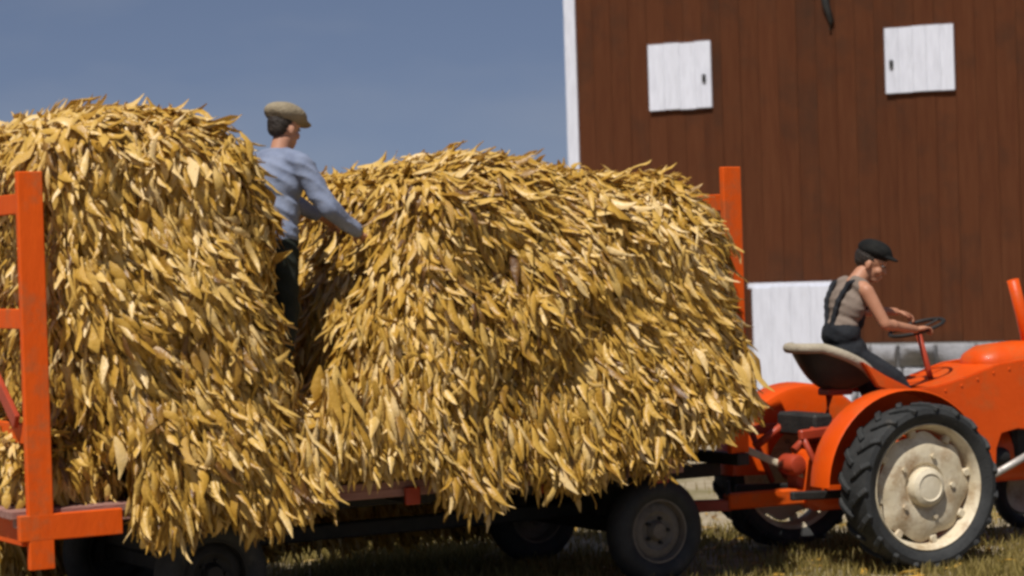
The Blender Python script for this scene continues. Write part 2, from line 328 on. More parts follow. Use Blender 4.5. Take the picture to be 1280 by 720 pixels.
# running gear
def wagon_wheel(x, y):
    s = -1 if y < 0 else 1
    bm = bmesh.new(); pr = []
    for k in range(16):
        a = k/16*2*math.pi; pr.append((.275+.085*math.cos(a), .10*math.sin(a)))
    lathe(bm, pr, 40, (0, 0, 0), True); fin(bm, 50)
    rim = bmesh.new(); lathe(rim, [(.215, -.07), (.20, -.07), (.19, -.02), (.19, .02), (.20, .07), (.215, .07)], 40, (0, 0, 0), True)
    lathe(rim, [(.195, s*.015), (.175, s*.035), (.13, s*.045), (.10, s*.02), (.06, s*.02)], 40)
    lathe(rim, [(0, s*.07), (.05, s*.07), (.07, s*.03), (.07, -s*.05), (0, -s*.05)], 24); fin(rim, 40)
    w = obj('wheel', rim, MT['oldrim' if x > -1 else 'dark'], wagon); w.location = (x, y, .362); obj('tyre', bm, MT['rubber'], w)  # rear rims coloured dark to paint in the shade under the bed
    for k in range(5):
        a = k*2*math.pi/5; nb_ = bmesh.new(); lathe(nb_, [(0, s*.05), (.012, s*.05), (.012, s*.01)], 6, (.085*math.cos(a), 0, .085*math.sin(a))); fin(nb_); obj('wheel_nut', nb_, MT['dark'], w)
for x in (0, -3.2):
    for y in (-.8, .8): wagon_wheel(x, y)
    obj('axle', box((x, 0, .36), (.09, 1.5, .10), .01), MT['dark'], wagon)
    obj('bolster', box((x, 0, .60), (.16, 1.5, .36), .01), MT['dark'], wagon)
obj('reach_pole', box((-1.6, 0, .46), (3.2, .10, .10), .01), MT['dark'], wagon)
for s in (-1, 1): obj('bed_beam', box((-1.78, s*.45, .70), (5.1, .08, .09)), MT['dark'], wagon)

# ------------------------------------------------------------------ tractor frame (needed for the hitch)
TF = Frame(2.36, 17.42, R(25.5)); ZR = .575
def T(px, py, y): return TF.hit(px, py, y)
# wagon tongue to the tractor's drawbar, built in the wagon's frame
hp = TF.w((-.98, 0, .47)); hl = hp - WF.o; hl = Vector((hl.dot(WF.u), hl.dot(WF.n), .45))
bm = bmesh.new(); bar(bm, (.05, 0, .44), hl, .09, .08, .008); obj('tongue', bm, MT['redpaint'], wagon)

# ------------------------------------------------------------------ leaf heaps
NL, NWD = 5, 3
def leaf_verts(r):
    Wd = r.uniform(.09, .165); lift = r.uniform(.0, .5); bend = r.uniform(-1.3, -.3); curl = r.uniform(.85, 2.1); tw = r.normal(0, .5); ph = r.uniform(0, 6.28)
    if r.uniform() < .15: bend = r.uniform(.2, .7); lift = r.uniform(-.2, .3)      # tip curled outwards
    side = r.normal(0, .35); V = []; x = z = y = 0.0; rip = r.uniform(.08, .34); tp = r.uniform(.75, 1.1); f1, f2 = r.uniform(5, 12), r.uniform(6, 13)
    for i in range(NL+1):
        t = i/NL; w = Wd*(math.sin(math.pi*min(1, (t**tp)*.93+.05)))**.8 + .004
        w *= 1 + .12*math.sin(f1*t+ph)
        fi = lift + bend*t + .22*math.sin(f2*t*.7+ph)
        if i: x += math.cos(fi)/NL; z += math.sin(fi)/NL; y += side*math.sin(2.6*t+ph)/NL
        c = curl*(.7+.4*math.sin(3*t+2*ph))+.15
        for j in range(NWD):
            a = -1 + 2*j/(NWD-1); yy = w*math.sin(a*c)/c; zz = -w*(1-math.cos(a*c))/c + rip*w*math.sin(f2*t+ph+2.5*a)*abs(a)
            ct, st = math.cos(tw*t), math.sin(tw*t)
            V.append((x - zz*math.sin(fi)*.5 + .03*math.sin(f1*a+ph)*t, y + yy*ct - zz*st, z + yy*st + zz*ct))
    return np.array(V)
FACES = np.array([(i*NWD+j, i*NWD+j+1, (i+1)*NWD+j+1, (i+1)*NWD+j) for i in range(NL) for j in range(NWD-1)])
NVAR = 90
VARS = [leaf_verts(rng) for _ in range(NVAR)]
def mesh_np(name, V, F, rnd, mat):
    me = bpy.data.meshes.new(name); n = len(V); m = len(F)
    me.vertices.add(n); me.vertices.foreach_set('co', V.astype(np.float32).ravel())
    me.loops.add(m*4); me.loops.foreach_set('vertex_index', F.astype(np.int32).ravel())
    me.polygons.add(m); me.polygons.foreach_set('loop_start', np.arange(0, m*4, 4, dtype=np.int32))
    try: me.polygons.foreach_set('loop_total', np.full(m, 4, dtype=np.int32))
    except Exception: pass
    me.update(calc_edges=True); me.polygons.foreach_set('use_smooth', np.ones(m, dtype=bool))
    a = me.attributes.new('rnd', 'FLOAT', 'POINT'); a.data.foreach_set('value', rnd.astype(np.float32))
    me.materials.append(mat); me.validate(); return me
def rnd_leaf(n): return np.clip(np.where(rng.uniform(size=n) < .12, rng.normal(.18, .09, n), rng.normal(.60, .22, n)), .0, 1)  # random leaf colour; the dark share paints in shaded crevices between leaves
LEAFME = []
for i, v in enumerate(VARS):
    LEAFME.append(mesh_np('leaf', v, FACES, np.full(len(v), rnd_leaf(1)[0]), MT['leaf']))
def lump(p, s=1.0):
    x, y, z = p[:, 0]*s, p[:, 1]*s, p[:, 2]*s
    return (np.sin(3.1*x+1.3*np.sin(2.3*z))*np.sin(2.7*z+.8+.9*np.sin(3*y)) + .6*np.sin(6.3*x+2+np.sin(5*z))*np.sin(5.9*z+1.1*y) + .5*np.sin(4*y+2.2*x))
def rbox(p, lo, hi, r):
    lo, hi = np.array(lo), np.array(hi); c = (lo+hi)/2; h = (hi-lo)/2 - r; q = np.abs(p-c)-h
    return np.linalg.norm(np.maximum(q, 0), axis=1) + np.minimum(q.max(1), 0) - r
def layers(p, k): return .034*lump(p+k) + .024*np.sin(7.2*p[:, 2]+1.6*np.sin(1.9*p[:, 0]+k)+.8*np.sin(4.1*p[:, 0])) - .02
def rear_main(p):
    q = p.copy(); t = np.clip((p[:, 2]-.9)/2.4, 0, 1)
    q[:, 0] += np.where(p[:, 0] > -3.4, .27*t**.8*np.clip((p[:, 0]+3.4)/.4, 0, 1), -.45*(1-t)**1.6*np.clip((-3.4-p[:, 0])/.4, 0, 1))
    q[:, 1] *= 1 - .10*(1-t)
    return rbox(q, (-4.30, -1.2, .87), (-2.70, 1.2, 3.09), .36) - layers(p, 0)
def rear_low(p): return rbox(p, (-4.44, -.9, .87), (-3.5, .9, 1.25), .15) - .6*layers(p, 0)
def sdf_rear(p): return np.minimum(rear_main(p), rear_low(p))
def front_main(p):
    q = p.copy(); t = np.clip((p[:, 2]-.9)/2.0, 0, 1.2)
    q[:, 0] += np.where(p[:, 0] > -1, .15*t**2*np.clip((p[:, 0]+1)/1.3, 0, 1), -.52*np.clip(t*1.25, 0, 1)*np.clip((-1-p[:, 0])/1.2, 0, 1))
    q[:, 2] += .05*np.clip((p[:, 0]+1.0)/1.2, 0, 1.5)**2 - .08*np.exp(-((p[:, 0]+1.2)/.5)**2)
    q[:, 1] *= 1 - .08*(1-t)
    return rbox(q, (-2.42, -1.2, .87), (.59, 1.2, 2.74), .44) - layers(p, 5)
def front_low(p): return rbox(p, (-2.85, -1.10, .87), (-2.0, 1.10, 1.38), .2) - .6*layers(p, 5)
def sdf_front(p): return np.minimum(front_main(p), front_low(p))
def grad(f, p, e=.01):
    g = np.stack([f(p+np.array(d)*e) - f(p-np.array(d)*e) for d in ((1, 0, 0), (0, 1, 0), (0, 0, 1))], 1)
    return g/np.maximum(np.linalg.norm(g, axis=1, keepdims=True), 1e-6)
def onto(f, p, off=0.0, it=7):
    for _ in range(it): p = p - grad(f, p)*np.clip((f(p)-off), -.3, .3)[:, None]
    return p
def nrm(v): return v/np.maximum(np.linalg.norm(v, axis=1, keepdims=True), 1e-9)
def build_heap(name, label, f, lo, hi, n_surf, other, zb_pts, hx, seed, bodies):
    global rng
    rng = np.random.default_rng(seed)
    root = thing(name, label, 'leaf heap', WF.o, WF.a, None)
    # inner bodies
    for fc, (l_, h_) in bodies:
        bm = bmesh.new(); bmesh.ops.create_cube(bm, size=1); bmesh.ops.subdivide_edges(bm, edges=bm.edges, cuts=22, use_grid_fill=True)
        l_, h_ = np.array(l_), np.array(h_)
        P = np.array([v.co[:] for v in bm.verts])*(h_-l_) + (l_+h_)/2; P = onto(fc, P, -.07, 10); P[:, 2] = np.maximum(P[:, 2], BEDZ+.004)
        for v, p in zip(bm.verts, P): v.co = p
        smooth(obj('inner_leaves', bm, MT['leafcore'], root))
    # points on the surface
    P = rng.uniform(lo, hi, (n_surf*6, 3)); d = f(P); P = P[np.abs(d) < .16][:int(n_surf*1.6)]
    P = onto(f, P); G = grad(f, P)
    ok = (G[:, 2] > -.45) & (P[:, 2] > BEDZ+.03) & (other(P) > .02)
    far = (G[:, 1] > .55); ok &= ~(far & (rng.uniform(size=len(P)) < .75))
    ok &= ~((G[:, 0] < -.75) & (P[:, 0] < -3.5) & (rng.uniform(size=len(P)) < .5))
    P, G = P[ok][:n_surf], G[ok][:n_surf]; n = len(P)
    # lay: leaves hang down and lean towards the front of the wagon; on the top they splay outwards
    down = np.tile(np.array([.0, 0, -1.]), (n, 1))
    lean = .38 + .30*np.sin(1.7*P[:, 0]+2.1*P[:, 2]+seed) + .2*np.sin(4.3*P[:, 2]-2.9*P[:, 0])
    lean *= np.clip((P[:, 2]-.7)/1.2, .15, 1)
    down[:, 0] = lean; topw = np.clip((G[:, 2]-.45)/.4, 0, 1)[:, None]
    ang = rng.uniform(-1.5, 1.5, n); spl = np.stack([np.sin(ang)+.5, np.where(P[:, 1] < .2, -1., 1.)*np.cos(ang), np.full(n, -.15)], 1)
    tdir = down*(1-topw) + spl*topw + rng.normal(0, .21, (n, 3))*np.where(rng.uniform(size=(n, 1)) < .12, 2.6, 1)
    tdir = nrm(tdir - G*((tdir*G).sum(1, keepdims=True) + .12*topw))
    L = rng.uniform(.10, .255, n); P = P + G*(rng.normal(-.012, .032, n) + .042*np.sin(11*P[:, 0]+5*np.sin(3*P[:, 2]))*np.sin(9*P[:, 2]))[:, None]
    zx, zz = zip(*zb_pts); room = P[:, 2] - np.interp(P[:, 0], zx, zz)
    near = P[:, 1] < -.7; L = np.where(near & (room < L), np.maximum(room+.05, .08), L); kp = ~(near & (room < -.02)); P, G, tdir, L = P[kp], G[kp], tdir[kp], L[kp]
    # hanging fringe along the bed's edges
    zx, zz = zip(*zb_pts); FP, FT, FG, FL = [], [], [], []
    for side, cnt in ((-1, 1.0), (1, 1.5)):
        k = int((hx[1]-hx[0])*1500*cnt); xs = rng.uniform(hx[0], hx[1], k); zb = np.interp(xs, zx, zz) + rng.normal(0, .05, k) + .05*np.sin(9*xs) 
        if side > 0: zb = np.minimum(zb, .07)+np.abs(rng.normal(0, .06, k))
        l = rng.uniform(.16, .32, k); ys = side*(rng.uniform(1.10, 1.33, k)); base = zb + (l*rng.uniform(.9, 1.9, k) if side < 0 else l + rng.uniform(0, .75, k))
        keep = (zb < .90) | (base-l > BEDZ)
        FP.append(np.stack([xs, ys, base], 1)[keep]); t = np.stack([rng.normal(.12, .16, k), side*rng.normal(.06, .10, k), -np.ones(k)], 1)[keep]
        FT.append(nrm(t)); FG.append(np.tile(np.array([0., side, 0.]), (keep.sum(), 1)) + rng.normal(0, .35, (keep.sum(), 3))); FL.append(l[keep])
    FPc, FTc, FGc, FLc = map(np.concatenate, (FP, FT, FG, FL)); FGc = nrm(FGc - FTc*(FGc*FTc).sum(1, keepdims=True))
    P = np.concatenate([P, FPc]); tdir = np.concatenate([tdir, FTc]); G = np.concatenate([G, FGc]); L = np.concatenate([L, FLc]); n = len(P)
    G = nrm(G + rng.normal(0, .28, (n, 3))); G = nrm(G - tdir*(G*tdir).sum(1, keepdims=True)); B = np.cross(G, tdir)
    wid = rng.uniform(.75, 1.25, n); wid[-len(FPc):] *= .75; var = rng.integers(0, NVAR, n)
    # single leaves: the largest ones showing on the camera's side and the top
    vis = ((G[:, 1] < -.25) | (G[:, 2] > .6) | (G[:, 0] < -.7)) & (P[:, 2] > .8)
    idx = np.flatnonzero(vis); score = L[idx]*wid[idx] + rng.uniform(0, .12, len(idx)); pick = idx[np.argsort(-score)[:300]]
    ms = np.zeros(n, bool); ms[pick] = True
    for i in pick:
        o = link(bpy.data.objects.new('leaf', LEAFME[var[i]]), root)
        l = L[i]*1.0; p = P[i] + G[i]*.02
        m = Matrix(((tdir[i][0], B[i][0], G[i][0], p[0]), (tdir[i][1], B[i][1], G[i][1], p[1]), (tdir[i][2], B[i][2], G[i][2], p[2]), (0, 0, 0, 1)))
        o.matrix_local = m @ Matrix.Diagonal((l, l*wid[i], l, 1))
    rest = np.flatnonzero(~ms); VV = np.stack([VARS[v] for v in var[rest]])
    sc = np.stack([L[rest], L[rest]*wid[rest], L[rest]], 1)[:, None, :]; VV = VV*sc
    V = P[rest][:, None, :] + VV[..., 0:1]*tdir[rest][:, None, :] + VV[..., 1:2]*B[rest][:, None, :] + VV[..., 2:3]*G[rest][:, None, :]
    nv = VV.shape[1]; F = (FACES[None] + (np.arange(len(rest))*nv)[:, None, None]).reshape(-1, 4)
    pr = P[rest]; tone = .08*np.sin(2.1*pr[:, 0]+1.7*pr[:, 2]+seed) + .10*np.sin(7.7*pr[:, 0]+2.1*np.sin(3.3*pr[:, 2]))*np.sin(8.9*pr[:, 2]+1.9*np.sin(4.1*pr[:, 0])) - .02  # tone also darkens clusters of leaves, like shaded crevices put into the colour
    rv = np.clip(.04+rnd_leaf(len(rest)) + tone, 0, 1)
    rndv = (rv[:, None] + rng.normal(0, .03, (len(rest), nv))).ravel()
    o = obj('leaf_mass', mesh_np('leaf_mass', V.reshape(-1, 3), F, rndv, MT['leaf']), MT['leaf'], root); tag(o, None, None, None, 'stuff')
    return root
build_heap('leaf_heap', 'tall narrow heap of golden cured leaves behind the man in the tan cap', sdf_rear, (-4.5, -1.5, .8), (-2.4, 1.5, 3.5), 34000, sdf_front,
           [(-4.3, .70), (-3.9, .65), (-3.2, .64), (-2.6, .69)], (-3.82, -2.62), 11, [(rear_main, ((-4.3, -1.2, .87), (-2.8, 1.2, 3.09))), (rear_low, ((-4.44, -.9, .87), (-3.5, .9, 1.25)))])
build_heap('leaf_heap', 'long low heap of golden cured leaves towards the tractor end of the wagon', sdf_front, (-3.2, -1.5, .8), (.9, 1.5, 3.2), 56000, sdf_rear,
           [(-2.6, .93), (-1.92, .92), (-1.86, .72), (-1.6, .68), (-1.3, .74), (-.7, .74), (-.3, .80), (.0, .90), (.25, 1.0), (.6, 1.15)], (-2.6, .48), 23, [(front_main, ((-2.3, -1.2, .87), (.5, 1.2, 2.64))), (front_low, ((-2.85, -1.1, .87), (-2.0, 1.1, 1.38)))])

# ------------------------------------------------------------------ tractor
tr = thing('tractor', 'orange farm tractor with cream wheel rims pulling the wagon', 'tractor', TF.o, TF.a)
def rear_wheel(y):
    s = -1 if y < 0 else 1
    w = bmesh.new(); m_ = 1
    # rim band and dished disc with a scalloped edge
    lathe(w, [(.436, s*.11), (.425, s*.125), (.405, s*.10), (.385, s*.03), (.385, -s*.06), (.40, -s*.10), (.436, -s*.11)], 64, (0, 0, 0), True)
    def wob(j, a): return (.016*math.cos(8*a+.6)+.006*math.cos(3*a)) if j <= 2 else 0
    lathe(w, [(.352, s*.012), (.362, s*.040), (.345, s*.050), (.26, s*.085), (.165, s*.075), (.15, s*.06), (.0, s*.06)], 64, (0, 0, 0), False, wob)
    for k in range(8):
        a = k*2*math.pi/8+.2; bx(w, (.368*math.cos(a), s*.035, .368*math.sin(a)), (.055, .05, .055), .008, Matrix.Rotation(-a, 3, 'Y'))
    fin(w, 38); wo = obj('rear_wheel', w, MT['cream'], tr); wo.location = (0, y, ZR)
    t = bmesh.new(); pr = []
    for a, r_, yy in ((0, .43, .115), (1, .455, .14), (2, .50, .155), (3, .535, .145), (4, .545, .10), (5, .55, 0)):
        pr.append((r_, yy))
    pr = pr + [(r_, -yy) for r_, yy in pr[-2::-1]]
    lathe(t, pr, 72, (0, 0, 0), True)
    for k in range(19):
        for sd_ in (-1, 1):
            a = (k+(.5 if sd_ > 0 else 0))*2*math.pi/19
            def pt(ro, yy, da): return Vector((ro*math.cos(a+da), yy, ro*math.sin(a+da)))
            path = [(.553, .005, .0), (.556, .06, -.06), (.553, .115, -.14), (.528, .155, -.20)]
            path = [(r_, sd_*yy, da) for r_, yy, da in path]
            for q in range(3): 
                A, B_ = pt(*path[q]), pt(*path[q+1]); up = Vector((math.cos(a+path[q][2]), 0, math.sin(a+path[q][2])))
                bar(t, A, B_+(B_-A)*.1, .040, .034, .006, up)
    fin(t, 32); obj('tyre', t, MT['rubber'], wo)
    h = bmesh.new(); lathe(h, [(.135, s*.05), (.135, s*.10), (.125, s*.125), (.10, s*.14), (.092, s*.142), (.085, s*.135), (0, s*.14)], 40); fin(h, 30)
    obj('hub_cap', h, MT['cream'], wo)
    for k in range(5):
        a = k*2*math.pi/5; b = bmesh.new(); lathe(b, [(0, s*.10), (.018, s*.10), (.018, s*.06)], 6, (.215*math.cos(a), 0, .215*math.sin(a))); fin(b); obj('wheel_nut', b, MT['cream'], wo)
for y in (-.85, .85): rear_wheel(y)
# fenders: clamshell half bands inboard of the tyres
for s in (-1, 1):
    bm = bmesh.new(); prof = [(.36, .50), (.60, .50), (.635, .515), (.655, .56), (.66, .76), (.65, .775)]; rows = []
    for k in range(25):
        a = R(28) + (R(178)-R(28))*k/24
        rows.append([bm.verts.new((-.02+r_*math.cos(a), s*y, ZR+r_*math.sin(a))) for r_, y in prof])
    for k in range(24):
        for j in range(len(prof)-1): bm.faces.new((rows[k][j], rows[k][j+1], rows[k+1][j+1], rows[k+1][j]))
    r = bmesh.ops.solidify(bm, geom=bm.faces[:], thickness=.012); fin(bm, 40); obj('fender', bm, MT['orange'], tr)
# hood and cowl: rounded cross sections along the tractor
def loft(secs, seg=28, e=2.6):
    bm = bmesh.new(); rings = []
    for x, yw, z0, z1 in secs:
        ring = []
        for k in range(seg):
            a = 2*math.pi*k/seg; c, s = math.cos(a), math.sin(a)
            ring.append(bm.verts.new((x, yw*math.copysign(abs(c)**(2/e), c), (z0+z1)/2 + (z1-z0)/2*math.copysign(abs(s)**(2/e), s))))
        rings.append(ring)
    for i in range(len(rings)-1):
        for k in range(seg): bm.faces.new((rings[i][k], rings[i][(k+1) % seg], rings[i+1][(k+1) % seg], rings[i+1][k]))
    bm.faces.new(rings[0][::-1]); bm.faces.new(rings[-1]); return fin(bm, 50)
xh0 = T(1212, 440, 0)[0]
hood = obj('hood', loft([(xh0-.02, .10, 1.30, 1.38), (xh0+.03, .17, 1.2, 1.43), (xh0+.12, .22, 1.1, 1.47), (xh0+.4, .25, 1.0, 1.49), (2.1, .25, .98, 1.46), (2.5, .23, .98, 1.42), (2.62, .19, 1.0, 1.36), (2.66, .12, 1.05, 1.3)]), MT['orange'], tr)
for k in range(7): obj('grille_bar', box((2.655, -.12+.04*k, 1.16), (.02, .012, .26), .003), MT['dark'], hood)
obj('gearbox', loft([(-.42, .16, .42, .78), (-.3, .26, .36, .88), (.25, .26, .36, .9), (.5, .2, .42, .86), (1.1, .17, .46, .84), (1.5, .19, .46, .9), (2.4, .19, .5, .98), (2.5, .12, .6, .9)], 24), MT['orange'], tr)
poly_px = [(1078, 452), (1108, 470), (1140, 486), (1170, 483), (1205, 472), (1247, 455), (1300, 446), (1310, 540), (1272, 536), (1252, 542), (1246, 560), (1245, 592), (1238, 590), (1218, 556), (1195, 512), (1165, 494), (1130, 494), (1098, 484)]
poly = [T(px, py, -.34) for px, py in poly_px]
for s in (-1, 1):
    bm = prism(poly, s*.345, s*.29, .008); obj('side_panel', bm, MT['orange'], tr)
for k in range(9):
    f_ = k/8; x0 = poly[2][0] + (poly[6][0]-poly[2][0])*f_; z0 = np.interp(x0, [p[0] for p in poly[2:7]], [p[1] for p in poly[2:7]]) - .05
    bm = bmesh.new(); lathe(bm, [(0, -.007), (.008, -.006), (.011, 0)], 8, (x0, -.345, z0)); fin(bm); obj('rivet', bm, MT['orange'], tr)
bm = bmesh.new(); tops = [poly[i] for i in (3, 4, 5)]
for (x0, z0), (x1, z1) in zip(tops[:-1], tops[1:]): bar(bm, (x0, 0, z0-.012), (x1, 0, z1-.012), .56, .015)
obj('platform', bm, MT['orange'], tr)
bm = bmesh.new(); tube(bm, [(0, -.80, ZR), (0, .80, ZR)], .075, 20); lathe(bm, [(.075, -.45), (.13, -.42), (.17, -.3), (.17, .3), (.13, .42), (.075, .45)], 28, (0, 0, ZR)); fin(bm); obj('rear_axle', bm, MT['redpaint'], tr)
# seat
def bowl(off, rx, ry, hh, back, r0=0.0, n=18, m=36):
    bm = bmesh.new(); rings = []
    for i in range(n+1):
        r_ = r0+(1-r0)*i/n; ring = []
        for k in range(m):
            a = 2*math.pi*k/m; b = min(1, max(0, (.55-math.cos(a))/1.2))
            z = hh*r_**2.4*(.45+back*b**.7) - .03*r_*math.cos(a)*.0
            ring.append(bm.verts.new((off[0]+rx*r_*math.cos(a)*(1+.12*b), off[1]+ry*r_*math.sin(a), off[2]+z)))
        rings.append(ring)
    for i in range(n):
        for k in range(m): bm.faces.new((rings[i][k], rings[i][(k+1) % m], rings[i+1][(k+1) % m], rings[i+1][k]))
    if r0 == 0: bmesh.ops.remove_doubles(bm, verts=bm.verts, dist=1e-5)
    return bm
SX = T(1043, 455, 0)[0]
bm = bowl((SX, 0, 1.20), .30, .255, .20, 1.1); bmesh.ops.solidify(bm, geom=bm.faces[:], thickness=.03); fin(bm, 60); seat = obj('seat', bm, MT['seat'], tr)
pts = []
for k in range(37):
    a = 2*math.pi*k/36; b_ = min(1, max(0, (.55-math.cos(a))/1.2)); pts.append((SX+.31*math.cos(a)*(1+.12*b_), .265*math.sin(a), 1.205+.20*(.45+1.1*b_**.7)))
bm = bmesh.new(); tube(bm, pts, .036, 12, caps=False); fin(bm, 60); obj('seat_pad', bm, MT['tan'], seat)
bm = bmesh.new(); tube(bm, [(SX-.05, 0, 1.18), (SX-.08, 0, 1.0), (SX+.1, 0, .9), (SX+.28, 0, .85)], .03, 10); bx(bm, (SX, 0, 1.195), (.2, .16, .05), .01); obj('seat_bracket', bm, MT['redpaint'], tr)
# steering
s0 = Vector((.78, 0, 1.05)); s1 = Vector((.62, 0, 1.60)); ax = (s1-s0).normalized()
bm = bmesh.new(); tube(bm, [s0, s1], .022, 10); obj('steering_column', bm, MT['redpaint'], tr)
e1 = Vector((0, 1, 0)); e2 = ax.cross(e1); bm = bmesh.new(); RS = .20
tube(bm, [s1 + ax*.02 + e1*RS*math.cos(a) + e2*RS*math.sin(a) for a in np.linspace(0, 2*math.pi, 33)], .014, 8, caps=False)
for k in range(3):
    a = k*2*math.pi/3+.5; tube(bm, [s1+ax*.0, s1+ax*.02+e1*RS*math.cos(a)+e2*RS*math.sin(a)], .009, 6)
fin(bm, 60); obj('steering_wheel', bm, MT['dark'], tr)
# drawbar and lift linkage
bm = bmesh.new(); bar(bm, (-1.02, 0, .475), (-.28, 0, .475), .10, .11, .012); obj('drawbar', bm, MT['rackpaint'], tr)
bm = bmesh.new(); tube(bm, [(-1.0, 0, .36), (-1.0, 0, .62)], .018, 8); obj('hitch_pin', bm, MT['dark'], tr)
for s in (-1, 1):
    bm = bmesh.new(); bar(bm, (-.18, s*.30, .95), (-.62, s*.34, .93), .05, .07, .01); obj('lift_arm', bm, MT['redpaint'], tr)
    bm = bmesh.new(); tube(bm, [(-.60, s*.34, .93), (-.42, s*.36, .55)], .022, 8); obj('lift_rod', bm, MT['redpaint'], tr)
    bm = bmesh.new(); bar(bm, (-.2, s*.33, .50), (-.72, s*.37, .52), .05, .06, .01); obj('lower_arm', bm, MT['dark'], tr)
    bm = bmesh.new(); tube(bm, [(-.35, s*.20, 1.0), (-.62, s*.26, .82)], .03, 8); obj('brace_rod', bm, MT['redpaint'], tr)
bm = bmesh.new(); lathe(bm, [(0, -.12), (.06, -.10), (.075, -.07), (.075, .07), (.06, .10), (0, .10)], 24, (-.48, 0, .70)); fin(bm); obj('belt_pulley', bm, MT['redpaint'], tr)
bm = bmesh.new(); bar(bm, (-.4, -.05, .62), (-.8, .3, .86), .03, .05, .006); obj('lever', bm, MT['cream'], tr)
bm = bmesh.new(); bx(bm, (-.36, 0, .98), (.16, .5, .16), .02); obj('lift_housing', bm, MT['dark'], tr)
# front end
def front_wheel(y):
    s = -1 if y < 0 else 1; x = 2.02
    w = bmesh.new(); lathe(w, [(.215, s*.06), (.20, s*.065), (.185, s*.02), (.12, s*.05), (.06, s*.07), (0, s*.075)], 36); fin(w, 40)
    wo = obj('front_wheel', w, MT['cream'], tr); wo.location = (x, y, .315)
    t = bmesh.new(); lathe(t, [(.262+.052*math.cos(k/14*2*math.pi), .068*math.sin(k/14*2*math.pi)) for k in range(14)], 40, (0, 0, 0), True); fin(t, 50); obj('tyre', t, MT['rubber'], wo)
for y in (-.62, .62): front_wheel(y)
bm = bmesh.new(); tube(bm, [(2.02, -.56, .36), (2.02, -.5, .52), (2.02, 0, .62), (2.02, .5, .52), (2.02, .56, .36)], .04, 10); obj('front_axle', bm, MT['redpaint'], tr)
q0, q1 = T(1238, 596, -.40), T(1300, 560, -.40); bm = bmesh.new(); tube(bm, [(q0[0], -.40, q0[1]), (q1[0], -.40, q1[1])], .026, 10); obj('steering_rod', bm, MT['steel'], tr)
q0, q1 = T(1266, 350, .05), T(1290, 445, .05); bm = bmesh.new(); tube(bm, [(q0[0], .05, q0[1]), ((q0[0]+q1[0])/2, .05, (q0[1]+q1[1])/2), (q1[0], .05, q1[1]-.05)], .045, 14); obj('exhaust_stack', bm, MT['orange'], tr)
bm = bmesh.new(); lathe(bm, [(0, -.3), (.06, -.3), (.075, -.27), (.075, .27), (.06, .3), (0, .3)], 20, (0, 0, 0)); fin(bm)
bmesh.ops.transform(bm, matrix=Matrix.Translation((.9, -.22, .66)) @ Matrix.Rotation(R(90), 4, 'Z'), verts=bm.verts); obj('engine_cover', bm, MT['dark'], tr)
obj('engine', box((1.7, 0, .84), (.8, .40, .42), .03), MT['dark'], tr)

# ------------------------------------------------------------------ people
class Body:
    def __init__(s): s.bm = bmesh.new()
    def ell(s, c, r, rot=None, M=None):
        v = bmesh.ops.create_icosphere(s.bm, subdivisions=3, radius=1)['verts']
        m = Matrix.Translation(Vector(c)) @ (rot.to_4x4() if rot else Matrix.Identity(4)) @ Matrix.Diagonal((*r, 1))
        bmesh.ops.transform(s.bm, matrix=(M @ m if M else m), verts=v); return s
    def cap(s, a, b, ra, rb, M=None, n=7):
        a, b = Vector(a), Vector(b)
        if M: a, b = M @ a, M @ b
        d = b-a; L = d.length; steps = 12; q = d.to_track_quat('Z', 'Y').to_matrix().to_4x4()
        for p, r_ in ((a, ra), (b, rb)):
            v = bmesh.ops.create_icosphere(s.bm, subdivisions=2, radius=r_)['verts']; bmesh.ops.translate(s.bm, verts=v, vec=p)
        v = bmesh.ops.create_cone(s.bm, cap_ends=True, segments=20, radius1=ra, radius2=rb, depth=L)['verts']
        bmesh.ops.transform(s.bm, matrix=Matrix.Translation((a+b)/2) @ q, verts=v); return s
    def make(s, name, voxel, it, mt, parent, wr=0, wf=28):
        me = bpy.data.meshes.new(name); s.bm.to_mesh(me); s.bm.free(); o = bpy.data.objects.new(name, me); COL.objects.link(o)
        m = o.modifiers.new('r', 'REMESH'); m.mode = 'VOXEL'; m.voxel_size = voxel; m.use_smooth_shade = True
        m = o.modifiers.new('s', 'SMOOTH'); m.iterations = it; m.factor = .5
        dg = bpy.context.evaluated_depsgraph_get(); dg.update(); me2 = bpy.data.meshes.new_from_object(o.evaluated_get(dg)); bpy.data.objects.remove(o)
        if wr:
            n = len(me2.vertices); co = np.empty(n*3, np.float32); me2.vertices.foreach_get('co', co); co = co.reshape(-1, 3)
            no = np.empty(n*3, np.float32); me2.vertices.foreach_get('normal', no); no = no.reshape(-1, 3)
            x, y, z = co.T*wf; w = (1-2*np.abs(np.sin(1.1*z+.7*x+1.2*np.sin(.35*x+.4*y)+.8*np.sin(.31*z))))*(.35+.65*np.sin(.33*z-.41*x+.5*np.sin(.4*y)+1)**2) + .4*np.sin(.45*x-.38*z+.5*y)
            me2.vertices.foreach_set('co', (co + no*(w*wr)[:, None]).astype(np.float32).ravel()); me2.update()
        me2.name = name; o = obj(name, me2, mt, parent); smooth(o); return o
def head(b, M, infl=0):
    b.ell((-.012, 0, .03), (.100, .078, .092), None, M).ell((.025, 0, -.03), (.066, .060, .085), None, M).ell((.045, 0, -.088), (.042, .042, .030), None, M)
    b.cap((.082, 0, .012), (.106, 0, -.030), .009, .014, M).ell((.076, 0, .030), (.020, .050, .012), None, M)
    b.ell((.084, 0, -.062), (.014, .026, .009), None, M).ell((.083, 0, -.074), (.013, .022, .008), None, M)
    for s in (-1, 1):
        b.ell((.060, s*.038, -.030), (.030, .024, .026), None, M).ell((-.005, s*.079, -.012), (.020, .011, .032), Matrix.Rotation(s*.3, 3, 'Z'), M)
